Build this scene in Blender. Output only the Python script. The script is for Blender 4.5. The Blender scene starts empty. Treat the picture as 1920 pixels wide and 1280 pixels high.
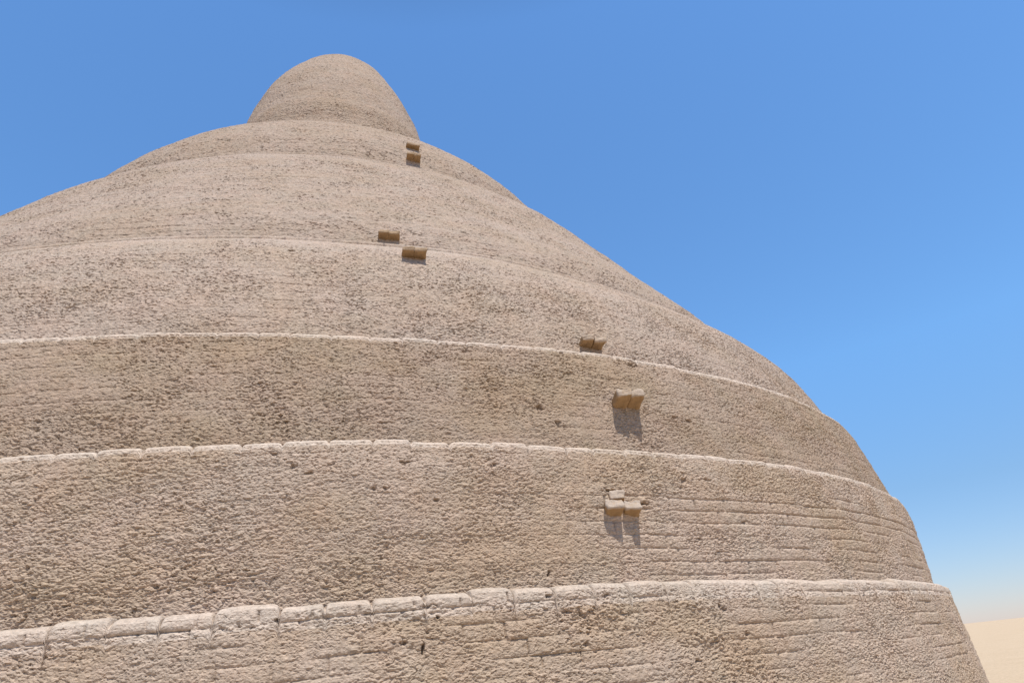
import bpy, bmesh, math, random
import numpy as np
from mathutils import Matrix, Vector

random.seed(7)
C = bpy.context.scene.collection
CAMZ = 1.6                       # eye height above the ground
AX = np.array([-3.750, 12.447])  # axis of the ice house (camera stands at the origin)
B0 = -1.27817                    # direction from the axis towards the camera

# ------------------------------------------------------------------ profile
# heights are relative to the eye; radius of the smooth cone at each height
PZ = np.array([-4.33, -1.16, 1.16, 2.89, 4.62, 6.35, 7.94, 9.24, 9.66, 10.40, 11.17, 11.80])
PR = np.array([9.70, 9.42, 9.17, 8.45, 7.10, 5.80, 4.58, 3.42, 2.95, 2.44, 2.22, 2.03])
def _slopes(x, y):
    h = np.diff(x); dl = np.diff(y) / h; m = np.zeros(len(x))
    m[0], m[-1] = dl[0], dl[-1]
    for i in range(1, len(x) - 1):
        if dl[i-1] * dl[i] > 0:
            w1, w2 = 2*h[i] + h[i-1], h[i] + 2*h[i-1]
            m[i] = (w1 + w2) / (w1/dl[i-1] + w2/dl[i])
    return m
PM = _slopes(PZ, PR)
def rfit(z):
    z = np.clip(z, PZ[0], PZ[-1]); i = np.clip(np.searchsorted(PZ, z) - 1, 0, len(PZ) - 2)
    h = PZ[i+1] - PZ[i]; t = (z - PZ[i]) / h
    return ((1+2*t)*(1-t)**2*PR[i] + t*(1-t)**2*h*PM[i] + t*t*(3-2*t)*PR[i+1] + t*t*(t-1)*h*PM[i+1])

# ledges: (angle, height) samples as the mud ledges sag and rise, setback, edge rounding
LEDGES = [
    ([-.6, -.04, .06, .13, .22, .32, .8], [.40, .410, .420, .420, .404, .384, .37], (.045, .075), .036),
    ([-.6, -.04, .03, .12, .22, .28, .37, .9], [1.27, 1.283, 1.295, 1.285, 1.262, 1.258, 1.266, 1.27], (.035, .06), .025),
    ([-.7, -.05, .03, .09, .16, .22, .28, .37, .47, 1.], [2.15, 2.130, 2.108, 2.098, 2.112, 2.130, 2.120, 2.110, 2.14, 2.15], (.065, .065), .034),
    ([-.9, -.08, .05, .13, .20, .29, .43, 1.2], [3.61, 3.586, 3.555, 3.59, 3.60, 3.47, 3.43, 3.43], (.0, .22), .055),
    ([-1.2, -.2, .1, .3, 1.4], [6.78, 6.78, 6.79, 6.84, 6.86], (.0, .27), .06),
    ([-3, 3], [9.40, 9.40], (.0, .42), .16),
    ([-3, 3], [11.17, 11.17], (.0, .015), .03),
]
def ledge_z(k, th):
    xs, ys, _, _ = LEDGES[k]
    acc = 0
    for o in (-.05, -.025, 0, .025, .05):
        acc = acc + np.interp(th + o, xs, ys)
    return acc / 5
# rounded shoulders below the upper ledges: height of the bend, inward drop
SHOULDER = [(.22, .008), (.22, .010), (.25, .015), (.55, .17), (.85, .20), (1.25, .42), (.3, .02), (1, 0)]
def wall_r(k, z, lo, hi):
    """radius of tier k between its foot lo and its top edge hi"""
    h = np.maximum(hi - lo, .01); f = np.clip((z-lo)/h, 0, 1)
    st = LEDGES[k][2][0] if k < 7 else 0; sb = LEDGES[k-1][2][1] if k > 0 else 0
    hs, dr = SHOULDER[k]; t = np.clip(1 - (hi - z)/hs, 0, 1)
    bul = dr*(.46 if k == 5 else .34)*np.sin(np.clip(f, 0, 1)*math.pi*.5) - dr*t*t
    foot = (1-f)**1.5 if k < 3 or k > 5 else np.clip(1 - (z-lo)/(.7 if k < 5 else 1.05), 0, 1)**2
    return rfit(z) + f*f*st - foot*sb + bul
def surf_r(th, z):
    """radius of the finished wall (before roughness) at angle th and height z"""
    th = np.asarray(th, float); z = np.asarray(z, float)
    r = np.zeros(np.broadcast(th, z).shape)
    lo = np.full(r.shape, -1.6); done = np.zeros(r.shape, bool); sp = 0.11
    for k in range(8):
        hi = ledge_z(k, th) + 0*z if k < 7 else np.full(r.shape, 14.44)
        m = (z <= hi) & ~done
        r = np.where(m, wall_r(k, z, lo, hi), r)
        done |= m; lo = hi
    return r
#CUT
# ------------------------------------------------------------------ noise
rng = np.random.default_rng(11)
PERM = np.tile(rng.permutation(512).astype(np.int32), 3)
GR = rng.normal(size=(512, 3)).astype(np.float32); GR /= np.linalg.norm(GR, axis=1)[:, None]
def perlin(P):
    P = np.asarray(P, np.float32); I = np.floor(P).astype(np.int32); F = P - I; I &= 511
    U = F*F*F*(F*(F*6-15)+10); out = 0
    for dx in (0, 1):
        a = PERM[(I[:, 0]+dx) & 511]; wx = U[:, 0] if dx else 1-U[:, 0]
        for dy in (0, 1):
            b = PERM[(a + I[:, 1]+dy) & 511]; wy = wx*(U[:, 1] if dy else 1-U[:, 1])
            for dz in (0, 1):
                g = GR[PERM[(b + I[:, 2]+dz) & 511]]
                d = g[:, 0]*(F[:, 0]-dx) + g[:, 1]*(F[:, 1]-dy) + g[:, 2]*(F[:, 2]-dz)
                out = out + wy*(U[:, 2] if dz else 1-U[:, 2])*d
    return out * 1.5
def sstep(a, b, x):
    t = np.clip((x-a)/(b-a), 0, 1); return t*t*(3-2*t)
def hash1(i, s=0):
    v = np.sin(np.asarray(i, np.float64)*12.9898 + s*78.233)*43758.5453
    return (v - np.floor(v)).astype(np.float32)

# ------------------------------------------------------------------ materials
def nodes_mat(name):
    m = bpy.data.materials.new(name); m.use_nodes = True
    nt = m.node_tree; nt.nodes.clear()
    out = nt.nodes.new('ShaderNodeOutputMaterial'); b = nt.nodes.new('ShaderNodeBsdfPrincipled')
    b.inputs['Roughness'].default_value = .95; b.inputs['Specular IOR Level'].default_value = .1
    nt.links.new(b.outputs[0], out.inputs[0]); return m, nt, b
def noise(nt, vec, scale, detail=4, rough=.6):
    n = nt.nodes.new('ShaderNodeTexNoise'); n.inputs['Scale'].default_value = scale
    n.inputs['Detail'].default_value = detail; n.inputs['Roughness'].default_value = rough
    nt.links.new(vec, n.inputs['Vector']); return n.outputs['Fac']
def ramp(nt, fac, stops):
    r = nt.nodes.new('ShaderNodeValToRGB'); nt.links.new(fac, r.inputs[0]); e = r.color_ramp.elements
    while len(e) < len(stops): e.new(.5)
    for el, (p, c) in zip(e, stops):
        el.position = p; el.color = (c, c, c, 1) if not hasattr(c, '__len__') else (*c, 1)
    return r.outputs[0]
def mix(nt, fac, a, b, mode='MIX'):
    x = nt.nodes.new('ShaderNodeMix'); x.data_type = 'RGBA'; x.blend_type = mode
    for sock, v in ((x.inputs[0], fac), (x.inputs[6], a), (x.inputs[7], b)):
        if hasattr(v, 'is_linked'): nt.links.new(v, sock)
        elif hasattr(v, '__len__'): sock.default_value = (*v, 1)
        else: sock.default_value = v
    return x.outputs[2]
def mud(name, pale, ochre, ochre_amt=.5, bump=.6, fine=1.0):
    m, nt, b = nodes_mat(name)
    tc = nt.nodes.new('ShaderNodeTexCoord'); v = tc.outputs['Object']
    mp = nt.nodes.new('ShaderNodeMapping'); nt.links.new(v, mp.inputs[0]); mp.inputs['Scale'].default_value = (1, 1, 1.8)
    w = mp.outputs[0]
    big = ramp(nt, noise(nt, w, 1.1, 5, .62), [(.42, 0.0), (.62, ochre_amt)])
    col = mix(nt, big, pale, ochre)
    lum = ramp(nt, noise(nt, w, 34/fine, 6, .85), [(.30, .56), (.5, 1.0), (.70, 1.36)])
    col = mix(nt, 1.0, col, lum, 'MULTIPLY')
    tint = ramp(nt, noise(nt, v, 4.3, 4), [(.33, (1.02, .992, .965)), (.67, (.975, 1.0, .99))])
    col = mix(nt, 1.0, col, tint, 'MULTIPLY')
    # rusty clay patches
    rust = ramp(nt, noise(nt, w, 1.9, 6, .7), [(.66, 0.0), (.76, .35)])
    col = mix(nt, rust, col, (.42, .235, .12))
    # chopped straw: pale flecks, dark crumbs
    st = nt.nodes.new('ShaderNodeMapping'); nt.links.new(v, st.inputs[0]); st.inputs['Scale'].default_value = (1, 1, 3.2); st.inputs['Rotation'].default_value = (.1, .12, 0)
    fl = ramp(nt, noise(nt, st.outputs[0], 62/fine, 3, .6), [(.62, 0.0), (.70, .8)])
    col = mix(nt, fl, col, tuple(min(.8, c*1.45) for c in pale))
    dk = ramp(nt, noise(nt, st.outputs[0], 50/fine, 3, .65), [(.31, .8), (.39, 0.0)])
    col = mix(nt, dk, col, tuple(c*.45 for c in ochre))
    nt.links.new(col, b.inputs['Base Color'])
    hgt = mix(nt, .45, noise(nt, w, 55/fine, 5, .7), noise(nt, w, 150/fine, 3, .6))
    bp = nt.nodes.new('ShaderNodeBump'); bp.inputs['Strength'].default_value = bump; bp.inputs['Distance'].default_value = .02
    nt.links.new(hgt, bp.inputs['Height']); nt.links.new(bp.outputs[0], b.inputs['Normal'])
    return m
PALE = (.445, .355, .295); OCH = (.40, .304, .222)
M_WALL = [
    mud('mud_plaster_base', (.43, .343, .283), OCH, .8),
    mud('mud_plaster_lower', PALE, OCH, .75),
    mud('mud_plaster_dark', (.375, .292, .236), (.347, .263, .188), .8),
    mud('mud_plaster_middle', (.41, .33, .28), (.38, .294, .226), .6, fine=1.2),
    mud('mud_plaster_upper', (.38, .304, .258), (.35, .273, .213), .6, fine=1.4),
    mud('mud_plaster_high', (.365, .29, .243), (.335, .259, .20), .6, fine=1.6),
    mud('mud_plaster_collar', (.36, .282, .23), (.335, .257, .195), .6, fine=1.8),
    mud('mud_plaster_cap', (.36, .286, .24), (.33, .255, .197), .6, fine=1.8)]
M_COURSE = mud('weathered_brick_course', (.475, .398, .345), (.43, .35, .288), .7, .4)
M_RIM = mud('sunlit_ledge_bricks', (.52, .437, .38), (.47, .385, .315), .7, .4)  # paler colour puts the bright sunlight on the ledge rims

# ------------------------------------------------------------------ object helpers
def tag(o, label=None, cat=None, group=None, kind=None):
    if label: o['label'] = label
    if cat: o['category'] = cat
    if group: o['group'] = group
    if kind: o['kind'] = kind
    return o
def grid_obj(name, V, mat, parent, smooth=True):
    """V: rows x cols x 3"""
    nr, nc, _ = V.shape
    me = bpy.data.meshes.new(name); me.vertices.add(nr*nc); me.vertices.foreach_set('co', V.reshape(-1).astype(np.float32))
    i = np.arange((nr-1)*nc).reshape(nr-1, nc)[:, :-1].reshape(-1)
    flip = (np.random.default_rng(nr*7+nc).random(len(i)) < .5)[:, None]    # mixed diagonals: no woven look
    a, b, c, d = i, i+1, i+nc+1, i+nc
    q = np.where(flip, np.stack([a, b, c, a, c, d], 1), np.stack([a, b, d, b, c, d], 1)).reshape(-1, 3).astype(np.int32); n = len(q)
    me.loops.add(n*3); me.loops.foreach_set('vertex_index', q.reshape(-1))
    me.polygons.add(n); me.polygons.foreach_set('loop_start', np.arange(0, n*3, 3, dtype=np.int32))
    me.polygons.foreach_set('loop_total', np.full(n, 3, np.int32))
    me.update(calc_edges=True); me.validate()
    me.polygons.foreach_set('use_smooth', np.full(len(me.polygons), smooth))
    me.materials.append(mat)
    o = bpy.data.objects.new(name, me); C.objects.link(o); o.parent = parent; return o

house = bpy.data.objects.new('ice_house', None); C.objects.link(house)
house.location = (AX[0], AX[1], 0)
tag(house, 'huge cone-shaped mud-brick ice house with stepped ledges and a rounded cap', 'ice house')

# small hollows in the render: angle, height, width, height, depth (metres)
PITS = [
    (0.0532, 0.378, 0.018, 0.021, 0.030),
    (0.0512, 0.140, 0.012, 0.046, 0.035),
    (0.2522, 0.230, 0.025, 0.037, 0.030),
    (0.2555, 0.219, 0.032, 0.020, 0.030),
    (0.1845, 2.079, 0.035, 0.050, 0.030),
    (0.1841, 1.246, 0.019, 0.039, 0.030),
    (0.1348, 0.486, 0.017, 0.031, 0.030),
    (-0.0392, 3.132, 0.060, 0.021, 0.030),
    (0.3131, 0.787, 0.062, 0.028, 0.030),
    (0.2181, 0.892, 0.057, 0.017, 0.030),
    (0.2565, 2.039, 0.064, 0.031, 0.025),
    (-0.0318, 1.209, 0.036, 0.026, 0.020),
    (0.1517, 1.581, 0.055, 0.045, 0.025),
    (0.0406, 0.180, 0.038, 0.020, 0.025),
    (0.0599, 0.285, 0.021, 0.017, 0.030),
    (0.1270, 0.349, 0.029, 0.018, 0.025),
    (0.1660, 0.338, 0.033, 0.019, 0.025),
    (0.0559, 0.344, 0.072, 0.014, 0.020),
    (-0.0197, 1.133, 0.026, 0.033, 0.020),
    (-0.0116, 1.091, 0.045, 0.018, 0.020),
    (0.0273, 0.996, 0.033, 0.019, 0.020),
    (0.0343, 0.994, 0.033, 0.015, 0.020),
    (0.0459, 1.145, 0.041, 0.015, 0.020),
    (0.0647, 0.921, 0.030, 0.019, 0.020),
    (0.1058, 1.128, 0.028, 0.020, 0.020),
    (0.1656, 1.455, 0.032, 0.045, 0.020),
    (0.2579, 1.063, 0.052, 0.041, 0.020),
    (0.2809, 1.069, 0.090, 0.019, 0.018),
    (0.1927, 0.971, 0.112, 0.013, 0.030),
    (0.2944, 1.568, 0.049, 0.025, 0.020),
    (0.2801, 1.586, 0.053, 0.020, 0.020),
    (0.1726, 4.092, 0.054, 0.027, 0.020),
    (0.1283, 3.801, 0.040, 0.026, 0.020),
    (0.1461, 0.088, 0.038, 0.029, 0.020),
    (0.2713, 0.071, 0.047, 0.024, 0.020),
    (0.2230, -0.045, 0.034, 0.023, 0.020),
    (0.1363, 0.260, 0.038, 0.018, 0.020),
    (-0.0236, 0.333, 0.028, 0.013, 0.020),
    (0.054, 0.302, 0.15, 0.065, -0.014),
    (-0.005, 0.348, 0.16, 0.05, -0.01),
    (0.154, 0.273, 0.13, 0.06, -0.012),
    (0.168, 0.262, 0.13, 0.055, -0.012),
    (0.229, 0.264, 0.16, 0.06, -0.012),
    (0.249, 0.225, 0.12, 0.06, -0.012),
    (0.236, 0.083, 0.14, 0.07, -0.014),
    (0.179, 0.161, 0.12, 0.07, -0.01),
    (0.04, 0.2, 0.2, 0.07, -0.01),
]
# rows of bricks showing through: strength of the courses for each tier
COURSE = [.62, .66, .34, .30, .50, .50, .3, .3]
CELL = [.0054, .0052, .0058, .0070, .0105, .0155, .019, .020]

def theta_cols(R, cell):
    th = [-1.50]
    while th[-1] < 1.50:
        d = math.sqrt(max(.5, R*R + 169 - 26*R*math.cos(th[-1])))
        th.append(th[-1] + max(cell, .0018*d)/R)
    back = list(np.linspace(th[-1], 2*math.pi + th[0], 90))[1:]
    return np.array(th + back)

def worley(P, jit=.9):
    """distance to the nearest and second nearest feature point"""
    P = np.asarray(P, np.float32); I = np.floor(P).astype(np.int32); F = P - I
    f1 = np.full(len(P), 9., np.float32); f2 = f1.copy()
    for dx in (-1, 0, 1):
        a = PERM[(I[:, 0]+dx) & 511]
        for dy in (-1, 0, 1):
            b = PERM[(a + I[:, 1]+dy) & 511]
            for dz in (-1, 0, 1):
                g = GR[PERM[(b + I[:, 2]+dz) & 511]]*(jit*.55) + .5
                d = (g[:, 0]+dx-F[:, 0])**2 + (g[:, 1]+dy-F[:, 1])**2 + (g[:, 2]+dz-F[:, 2])**2
                lo = np.minimum(f1, d); f2 = np.minimum(f2, np.maximum(f1, d)); f1 = lo
    return np.sqrt(f1), np.sqrt(f2)
def rough(th, z, zt, k, lod, P, wear):
    """outward displacement of the wall; zt = depth below the ledge above"""
    R0 = 8.0; s = lod
    q = P * np.array([1, 1, 1.5 if k < 3 else 2.1], np.float32)
    lump = perlin(q/.70)*.018 + perlin(q/.23 + 7)*.007
    ero = .5 + .5*perlin(q/.6 + 31) + .35*perlin(q/.17 + 41)
    wp = np.stack([perlin(q/.05 + 50), perlin(q/.05 + 60), perlin(q/.05 + 70)], 1)*.014
    qs = q*np.array([1, 1, 1.25], np.float32)
    f1, f2 = worley((q + wp)/(.026*s))
    clod = sstep(.02, .25, f2-f1)*.0018
    g1, g2 = worley((qs + wp*.6)/(.0115*s) + 11)
    crumb = (.62 - g1)*.0036
    fine = perlin(qs/(.036*s) + 9)*.0042 + perlin(qs/(.018*s) + 25)*.0034 + perlin(qs/(.0100*s) + 5)*.0046
    n2 = perlin((q + wp)/(.030*s) + 17)
    pit = -sstep(.47, .60, n2)*.012*sstep(.3, .8, ero)
    n3 = perlin((q+wp)/(.016*s) + 23)
    chip = sstep(.48, .56, n3)*.0055 - sstep(.46, .58, -n3)*.0085
    uu = th*R0
    straw = 0
    for an, sd_ in ((.35, 1.), (-.5, 7.), (.05, 13.)):
        ca_, sa_ = math.cos(an), math.sin(an)
        sn = perlin(np.stack([(uu*ca_ + z*sa_)/(.045*s), (z*ca_ - uu*sa_)/(.0105*s), z*0 + sd_ + .5], 1))
        straw = straw + sstep(.38, .52, sn)*.0028 - sstep(.42, .58, -sn)*.0048
    d = lump + (straw + clod + crumb + fine + pit + chip)*(.50 + .75*ero)*(1.0 if k < 3 else .95)*(1 + .35*(s-1))
    # mud-brick courses under the render
    hc = (.088, .082, .085, .09, .10, .11, .12, .12)[k]
    u = th*R0
    zz = zt + .010*perlin(np.stack([u/.5, zt*0, zt*0+k], 1))
    row = np.floor(zz/hc); fy = zz/hc - row
    L = .215
    bu = u/L + hash1(row, 3+k)*1.0 + .25*perlin(np.stack([u/.3, row*3.7, row*0], 1))
    col = np.floor(bu); fx = bu - col
    pil = (1-np.abs(2*fy-1)**6)*(1-.8*np.abs(2*fx-1)**12)
    off = hash1(row*57 + col, 1) - .5
    off2 = hash1(row, 9+k) - .5
    show = COURSE[k]*sstep(-.12, .30, perlin(np.stack([u/.52, zt/.22, u*0+k*4.1], 1)))
    if k == 1: show = show*(.06 + .94*np.maximum(sstep(.10, .24, th), sstep(.25, .5, -th)))*sstep(.12, .28, zt)
    if k == 1: show = np.maximum(show, .75*sstep(.12, .20, th)*sstep(.30, .34, zt)*sstep(.60, .5, zt)*sstep(-.5, .1, perlin(np.stack([u/.4, zt/.2, u*0+3], 1))))
    if k == 0: show = show*sstep(1.1, .45, zt)
    show = np.maximum(show, wear)
    joint = -sstep(.94, .99, np.abs(2*fx-1))*.009*np.maximum(wear, show*.8) if k < 2 else 0
    d = joint + d*(1-.65*show) + show*((pil-.8)*.019 + off*(.016 if k == 0 else .009)) + COURSE[k]*.006*off2
    return d

def build_tier(k):
    cell = CELL[k]; last = k == 7
    zlo_m = -1.6 if k == 0 else float(ledge_z(k-1, np.array([0.]))[0])
    zhi_m = 14.44 if last else float(ledge_z(k, np.array([0.]))[0])
    Rm = float(rfit(np.array([.5*(zlo_m+zhi_m)]))[0]) if not last else 1.9
    th = theta_cols(Rm, cell)
    zlo = np.full(th.shape, -1.75) if k == 0 else ledge_z(k-1, th) - .05
    st = LEDGES[k][2][0] if not last else 0; sti = LEDGES[k][2][1] if not last else 0; er = LEDGES[k][3] if not last else 0
    sb = LEDGES[k-1][2][1] if k > 0 else 0
    wobk = perlin(np.stack([th*8/.22, th*0, th*0+k*3.3], 1))
    if not last:
        # the ledge edge is a row of uneven bricks: height steps brick by brick
        bi = th*8/.21 + .3*perlin(np.stack([th*8/.35, th*0+k, th*0], 1)); ci = np.floor(bi); fb = bi-ci
        amp = (.021, .017, .014, .014, .02, .03, .02)[k]
        zhi = ledge_z(k, th) + amp*(hash1(ci, k+5)-.6) + amp*.5*wobk - (1.9*amp*np.abs(2*fb-1)**16 if k < 4 else 0)
        ncourse = max(6, int((.085)/cell))
        hgt = zhi_m - zlo_m + .05
        nm = int(math.ceil((hgt - er)/(cell*1.0)))
    EX = (2.4, 1.6, 1.15, .85, .8, 1.3, 1.3, 1)[k]
    rows = []   # (z array, radial array, inset dir angle phi)
    if not last:
        for f in np.linspace(0, 1, nm+1):
            zs = ledge_z(k, th)
            z = zlo + (zs - er - zlo)*f + (zhi - zs)*float(sstep(.90, .99, f))
            r = wall_r(k, z, zlo + .05, zs)
            rows.append((z, r, 0.0, f))
        zt0, rt0, _, _ = rows[-1]
        na = max(7, int(er*3.2/cell)+1)
        for a in np.linspace(0, math.pi/2, na+1)[1:]:
            rows.append((zt0 + er*math.sin(a), rt0 - EX*er*(1-math.cos(a)), math.atan2(math.sin(a)*EX, math.cos(a)+1e-6), 1.0))
        for s_ in np.linspace(0, 1, max(4, int((st+sti+.12)/cell/2)))[1:]:
            rows.append((zhi + 0*zt0, rt0 - EX*er - s_*(st+sti+.10), math.pi/2, 1.0))
    else:
        cp = np.array([(2.17, 11.10), (2.03, 11.80), (1.90, 12.20), (1.70, 12.72), (1.42, 13.26), (1.10, 13.74), (.76, 14.10), (.40, 14.34), (.12, 14.43), (.0, 14.44)])
        t = np.linspace(0, len(cp)-1, 170)
        for tt in t:
            i = min(int(tt), len(cp)-2); f = tt-i
            p0, p1, p2, p3 = cp[max(i-1, 0)], cp[i], cp[i+1], cp[min(i+2, len(cp)-1)]
            c = .5*(2*p1 + (p2-p0)*f + (2*p0-5*p1+4*p2-p3)*f*f + (3*p1-p0-3*p2+p3)*f**3)
            rows.append((np.full(th.shape, c[1]), np.full(th.shape, max(0, c[0])), .35 + 1.2*(tt/(len(cp)-1))**3, tt/(len(cp)-1)))
    Z = np.stack([r[0] for r in rows]); Rr = np.stack([r[1] for r in rows])
    PH = np.array([r[2] for r in rows])[:, None] + 0*Z
    TH = th[None] + 0*Z
    ca, sa = np.cos(B0+TH), np.sin(B0+TH)
    P = np.stack([Rr*ca, Rr*sa, Z], -1).reshape(-1, 3).astype(np.float32)
    top = (zhi[None] if not last else 14.44) - Z
    tops = (ledge_z(k, th)[None] - Z) if not last else top
    lod = (cell/.0052)**.55
    wear = np.zeros(Z.size, np.float32)
    fade = (1 - .55*sstep(.10, .18, TH)*sstep(.5, .4, TH)).ravel()
    if k < 3: wear = (sstep(.098, .082, top.ravel())*(.75, .22, .08)[k]*fade).astype(np.float32)
    D = rough(TH.ravel(), Z.ravel(), np.maximum(tops.ravel(), 0), k, lod, P, wear).reshape(Z.shape)
    JX = (perlin(P/.035 + 77) + .7*perlin(P/.016 + 3)).reshape(Z.shape); JY = (perlin(P/.035 + 99) + .7*perlin(P/.016 + 13)).reshape(Z.shape)
    for (a, z, w, h, dp) in PITS:
        if abs(z - zlo_m) < 8 and zlo_m-.3 < z < zhi_m+.3:
            x = (TH-a)*8.9 + w*.55*JX; y = Z - z + h*.55*JY
            D = D - (dp*1.25 if dp > 0 else dp)*np.exp(-((x/(w*.5))**2 + (y/(h*.5))**2)**1.5)
    if not last:
        D = D*(1 - .72*sstep(.15, .6, PH))*(1 - .40*sstep(.06, .015, top)*(k < 4))
        if k > 2: D = D*(1 - .45*sstep(SHOULDER[k][0], 0, top))
        # fade below the tread so that tiers overlap
    # weld the closing column
    D[:, -1] = D[:, 0]; 
    wr = Rr + D*np.cos(PH); wz = Z + D*np.sin(PH)
    wz[:, -1] = wz[:, 0]; wr[:, -1] = wr[:, 0]
    V = np.stack([wr*ca, wr*sa, wz + CAMZ], -1)
    lean = .09*sstep(12.7, 14.1, wz)     # the cap is a little lopsided
    V[..., 0] += lean*math.cos(B0 + math.pi/2); V[..., 1] += lean*math.sin(B0 + math.pi/2)
    if last:
        V[-1, :, :] = V[-1].mean(0)
        t = grid_obj('dome_cap', V, M_WALL[7], house, False); return t
    if k < 3:
        cut = nm - (ncourse, int(.018/cell), int(.006/cell))[k]
        t = grid_obj('wall_tier', V[:cut+1], M_WALL[k], house, False)
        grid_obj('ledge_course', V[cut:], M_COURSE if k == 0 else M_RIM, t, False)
    else:
        t = grid_obj('wall_tier', V, M_WALL[k], house, False)
    return t
for k in range(8): build_tier(k)

# ------------------------------------------------------------------ footholds: bricks built out from the wall
def brick_mesh(w, h, d, root, seed):
    """brick lying along +X (outwards), origin at the wall face, rounded worn end"""
    bm = bmesh.new(); bmesh.ops.create_cube(bm, size=1)
    for v in bm.verts:
        v.co.x = d if v.co.x > 0 else -root
        v.co.y *= w; v.co.z *= h
    bmesh.ops.bevel(bm, geom=bm.edges[:], offset=min(w, h)*.2, segments=3, profile=.6, affect='EDGES')
    bmesh.ops.subdivide_edges(bm, edges=[e for e in bm.edges if e.calc_length() > .02], cuts=6, use_grid_fill=True)
    co = np.array([v.co for v in bm.verts], np.float32)
    n = perlin(co/.05 + seed*5.1)*.0095 + perlin(co/.02 + seed*3.3)*.0050
    sag = perlin(co/.12 + seed)*.008
    bm.normal_update()
    for v, a, b in zip(bm.verts, n, sag): v.co += v.normal*float(a + b)
    me = bpy.data.meshes.new('brick'); bm.to_mesh(me); bm.free()
    for p in me.polygons: p.use_smooth = True
    return me
def foothold(th, z, bricks, label, turn=-.36, lift=.0):
    e = bpy.data.objects.new('foothold', None); C.objects.link(e); e.parent = house
    r = float(surf_r(th, z)); a = B0 + th; d = max(b[4] for b in bricks); t = a + turn   # built in a little skewed to the wall
    e.location = ((r+d)*math.cos(a) - d*math.cos(t), (r+d)*math.sin(a) - d*math.sin(t), z + CAMZ); e.rotation_euler = (0, 0, t)
    e['label'] = label
    for (y, zz, w, h, d, mat, rz, seed) in bricks:
        me = brick_mesh(w, h, d, .22, seed); me.materials.append(mat)
        b = bpy.data.objects.new('brick', me); C.objects.link(b); b.parent = e
        b.location = (y*math.tan(turn), y, zz); b.rotation_euler = (0, -lift, rz)
    return e
def pale_end_brick(name, body, pale_end, d, amount):
    """clay brick whose outer end is coloured paler than its body"""
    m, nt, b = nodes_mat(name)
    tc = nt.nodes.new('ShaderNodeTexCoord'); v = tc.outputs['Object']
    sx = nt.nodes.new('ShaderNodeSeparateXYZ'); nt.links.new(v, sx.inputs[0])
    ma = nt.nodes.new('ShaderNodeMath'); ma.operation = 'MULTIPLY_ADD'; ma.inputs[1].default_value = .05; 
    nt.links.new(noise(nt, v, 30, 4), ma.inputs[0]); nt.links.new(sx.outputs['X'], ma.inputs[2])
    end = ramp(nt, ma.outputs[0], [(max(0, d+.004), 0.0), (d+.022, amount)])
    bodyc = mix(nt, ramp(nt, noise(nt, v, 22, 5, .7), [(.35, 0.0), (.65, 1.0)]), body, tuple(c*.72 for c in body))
    pale_endc = mix(nt, ramp(nt, noise(nt, v, 60, 4, .7), [(.35, 0.0), (.65, 1.0)]), pale_end, tuple(c*.82 for c in pale_end))
    nt.links.new(mix(nt, end, bodyc, pale_endc), b.inputs['Base Color'])
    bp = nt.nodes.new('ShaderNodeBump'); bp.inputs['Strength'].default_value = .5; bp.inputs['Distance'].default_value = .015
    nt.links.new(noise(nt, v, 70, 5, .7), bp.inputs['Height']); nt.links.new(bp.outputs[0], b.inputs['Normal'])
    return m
CLAY = (.39, .26, .145); PALE_END = (.49, .405, .335)  # body colour, and a paler colour for the outer brick ends
def kit(d, a): return pale_end_brick('clay_brick', CLAY, PALE_END, d, a)
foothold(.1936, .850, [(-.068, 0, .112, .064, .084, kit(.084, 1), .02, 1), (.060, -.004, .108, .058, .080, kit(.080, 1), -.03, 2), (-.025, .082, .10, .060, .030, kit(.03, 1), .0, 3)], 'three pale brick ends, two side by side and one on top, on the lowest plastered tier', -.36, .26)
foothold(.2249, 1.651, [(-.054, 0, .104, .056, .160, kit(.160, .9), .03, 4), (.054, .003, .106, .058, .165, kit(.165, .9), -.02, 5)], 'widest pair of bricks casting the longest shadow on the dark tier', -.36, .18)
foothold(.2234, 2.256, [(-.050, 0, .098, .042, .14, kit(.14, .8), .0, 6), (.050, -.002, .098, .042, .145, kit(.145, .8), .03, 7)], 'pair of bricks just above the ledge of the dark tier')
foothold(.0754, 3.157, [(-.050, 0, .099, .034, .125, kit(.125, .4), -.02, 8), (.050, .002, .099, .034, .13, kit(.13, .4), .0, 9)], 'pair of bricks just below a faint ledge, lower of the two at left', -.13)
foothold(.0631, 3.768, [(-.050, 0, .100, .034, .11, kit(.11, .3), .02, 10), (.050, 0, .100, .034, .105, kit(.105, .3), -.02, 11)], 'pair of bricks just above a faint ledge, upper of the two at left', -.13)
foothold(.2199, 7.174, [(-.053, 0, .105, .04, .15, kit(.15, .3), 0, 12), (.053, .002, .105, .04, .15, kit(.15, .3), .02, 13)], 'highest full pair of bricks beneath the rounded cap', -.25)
foothold(.2379, 7.594, [(0, 0, .215, .035, .10, kit(.10, .5), 0, 14)], 'thin single brick topmost of all, right under the rounded cap', -.1)


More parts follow.
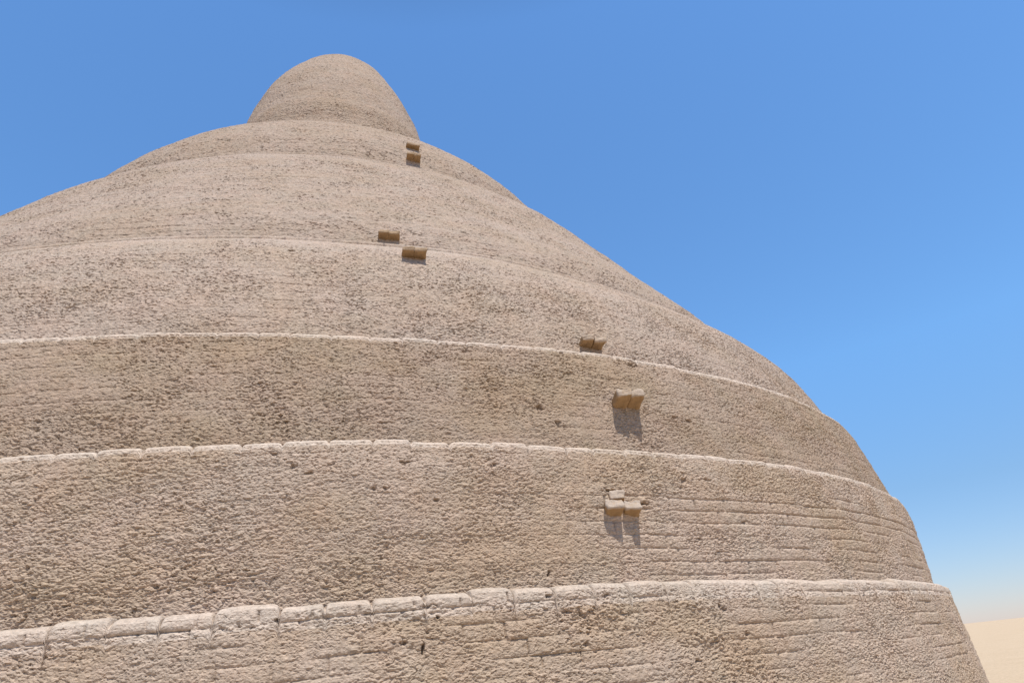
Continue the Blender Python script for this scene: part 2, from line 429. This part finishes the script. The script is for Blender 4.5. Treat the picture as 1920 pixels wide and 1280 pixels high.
# ------------------------------------------------------------------ ground
g_m, nt, b = nodes_mat('dry_earth')
tc = nt.nodes.new('ShaderNodeTexCoord')
c = mix(nt, noise(nt, tc.outputs['Object'], .35, 8, .65), (.50, .375, .25), (.60, .47, .33))
c = mix(nt, 1.0, c, ramp(nt, noise(nt, tc.outputs['Object'], 9, 6, .7), [(.3, .75), (.7, 1.12)]), 'MULTIPLY')
nt.links.new(c, b.inputs['Base Color'])
bp = nt.nodes.new('ShaderNodeBump'); bp.inputs['Distance'].default_value = .03
nt.links.new(noise(nt, tc.outputs['Object'], 12, 8, .7), bp.inputs['Height']); nt.links.new(bp.outputs[0], b.inputs['Normal'])
xs = np.concatenate([-np.geomspace(4000, 12, 24), np.linspace(-11, 11, 60), np.geomspace(12, 4000, 24)])
X, Y = np.meshgrid(xs, xs + 4)
Zg = (perlin(np.stack([X.ravel()/6, Y.ravel()/6, 0*X.ravel()], 1))*.06).reshape(X.shape)*(np.hypot(X, Y) < 60)
ground = grid_obj('ground', np.stack([X, Y, Zg - .02], -1), g_m, None)
tag(ground, kind='structure')

# ------------------------------------------------------------------ light
SUN_EL, SUN_AZ = math.radians(65), B0 + .12
sd = Vector((math.cos(SUN_EL)*math.cos(SUN_AZ), math.cos(SUN_EL)*math.sin(SUN_AZ), math.sin(SUN_EL)))
l = bpy.data.lights.new('sun', 'SUN'); l.energy = 4.9; l.angle = math.radians(.53); l.color = (1, .94, .84)
so = bpy.data.objects.new('sun', l); C.objects.link(so); so.rotation_euler = sd.to_track_quat('Z', 'Y').to_euler(); so.location = (0, -20, 40)
w = bpy.data.worlds.new('World'); bpy.context.scene.world = w; w.use_nodes = True
wn = w.node_tree; bg = wn.nodes['Background']
sky = wn.nodes.new('ShaderNodeTexSky'); sky.sky_type = 'NISHITA'; sky.sun_disc = False
sky.sun_elevation = SUN_EL; sky.sun_rotation = math.atan2(sd.x, sd.y)
sky.altitude = 1100; sky.air_density = 1.2; sky.dust_density = 0.2; sky.ozone_density = 4.0
wtc = wn.nodes.new('ShaderNodeTexCoord'); wsx = wn.nodes.new('ShaderNodeSeparateXYZ'); wn.links.new(wtc.outputs['Generated'], wsx.inputs[0])
dusty_and_dimmed = ramp(wn, wsx.outputs['Z'], [(.0, (.62, .615, .80)), (.16, (.66, .78, .90)), (.34, (.88, 1.19, 1.35)), (.78, (.99, 1.37, 1.60)), (.92, (.68, .84, .92))])   # dry, dust-laden air low down, deep blue higher up, zenith dimmed against blue fill
wdt = wn.nodes.new('ShaderNodeVectorMath'); wdt.operation = 'DOT_PRODUCT'; wn.links.new(wtc.outputs['Generated'], wdt.inputs[0]); wdt.inputs[1].default_value = sd
aur = ramp(wn, wdt.outputs['Value'], [(.50, 0.0), (.78, 1.0)])      # sky round the sun dimmed and less blue, to cut blue fill in shadows
skc = mix(wn, 1.0, sky.outputs[0], mix(wn, aur, dusty_and_dimmed, (.66, .66, .66)), 'MULTIPLY')
wn.links.new(skc, bg.inputs['Color']); bg.inputs['Strength'].default_value = .142

# ------------------------------------------------------------------ camera
cd = bpy.data.cameras.new('camera'); co = bpy.data.objects.new('camera', cd); C.objects.link(co)
cd.sensor_width = 36; cd.lens = 1261.06/1920*36; cd.clip_end = 9000; cd.clip_start = .05
R_, U_, F_ = Vector((.99424, .04704, -.09633)), Vector((.1072, -.43628, .8934)), Vector((0, .89858, .43881))
co.matrix_world = Matrix.Translation((0, 0, CAMZ)) @ Matrix((R_, U_, -F_)).transposed().to_4x4()
S = bpy.context.scene; S.camera = co
S.view_settings.view_transform = 'Standard'; S.view_settings.look = 'None'
S.view_settings.exposure = 0.13; S.view_settings.gamma = 1
S.cycles.max_bounces = 6; S.cycles.diffuse_bounces = 4
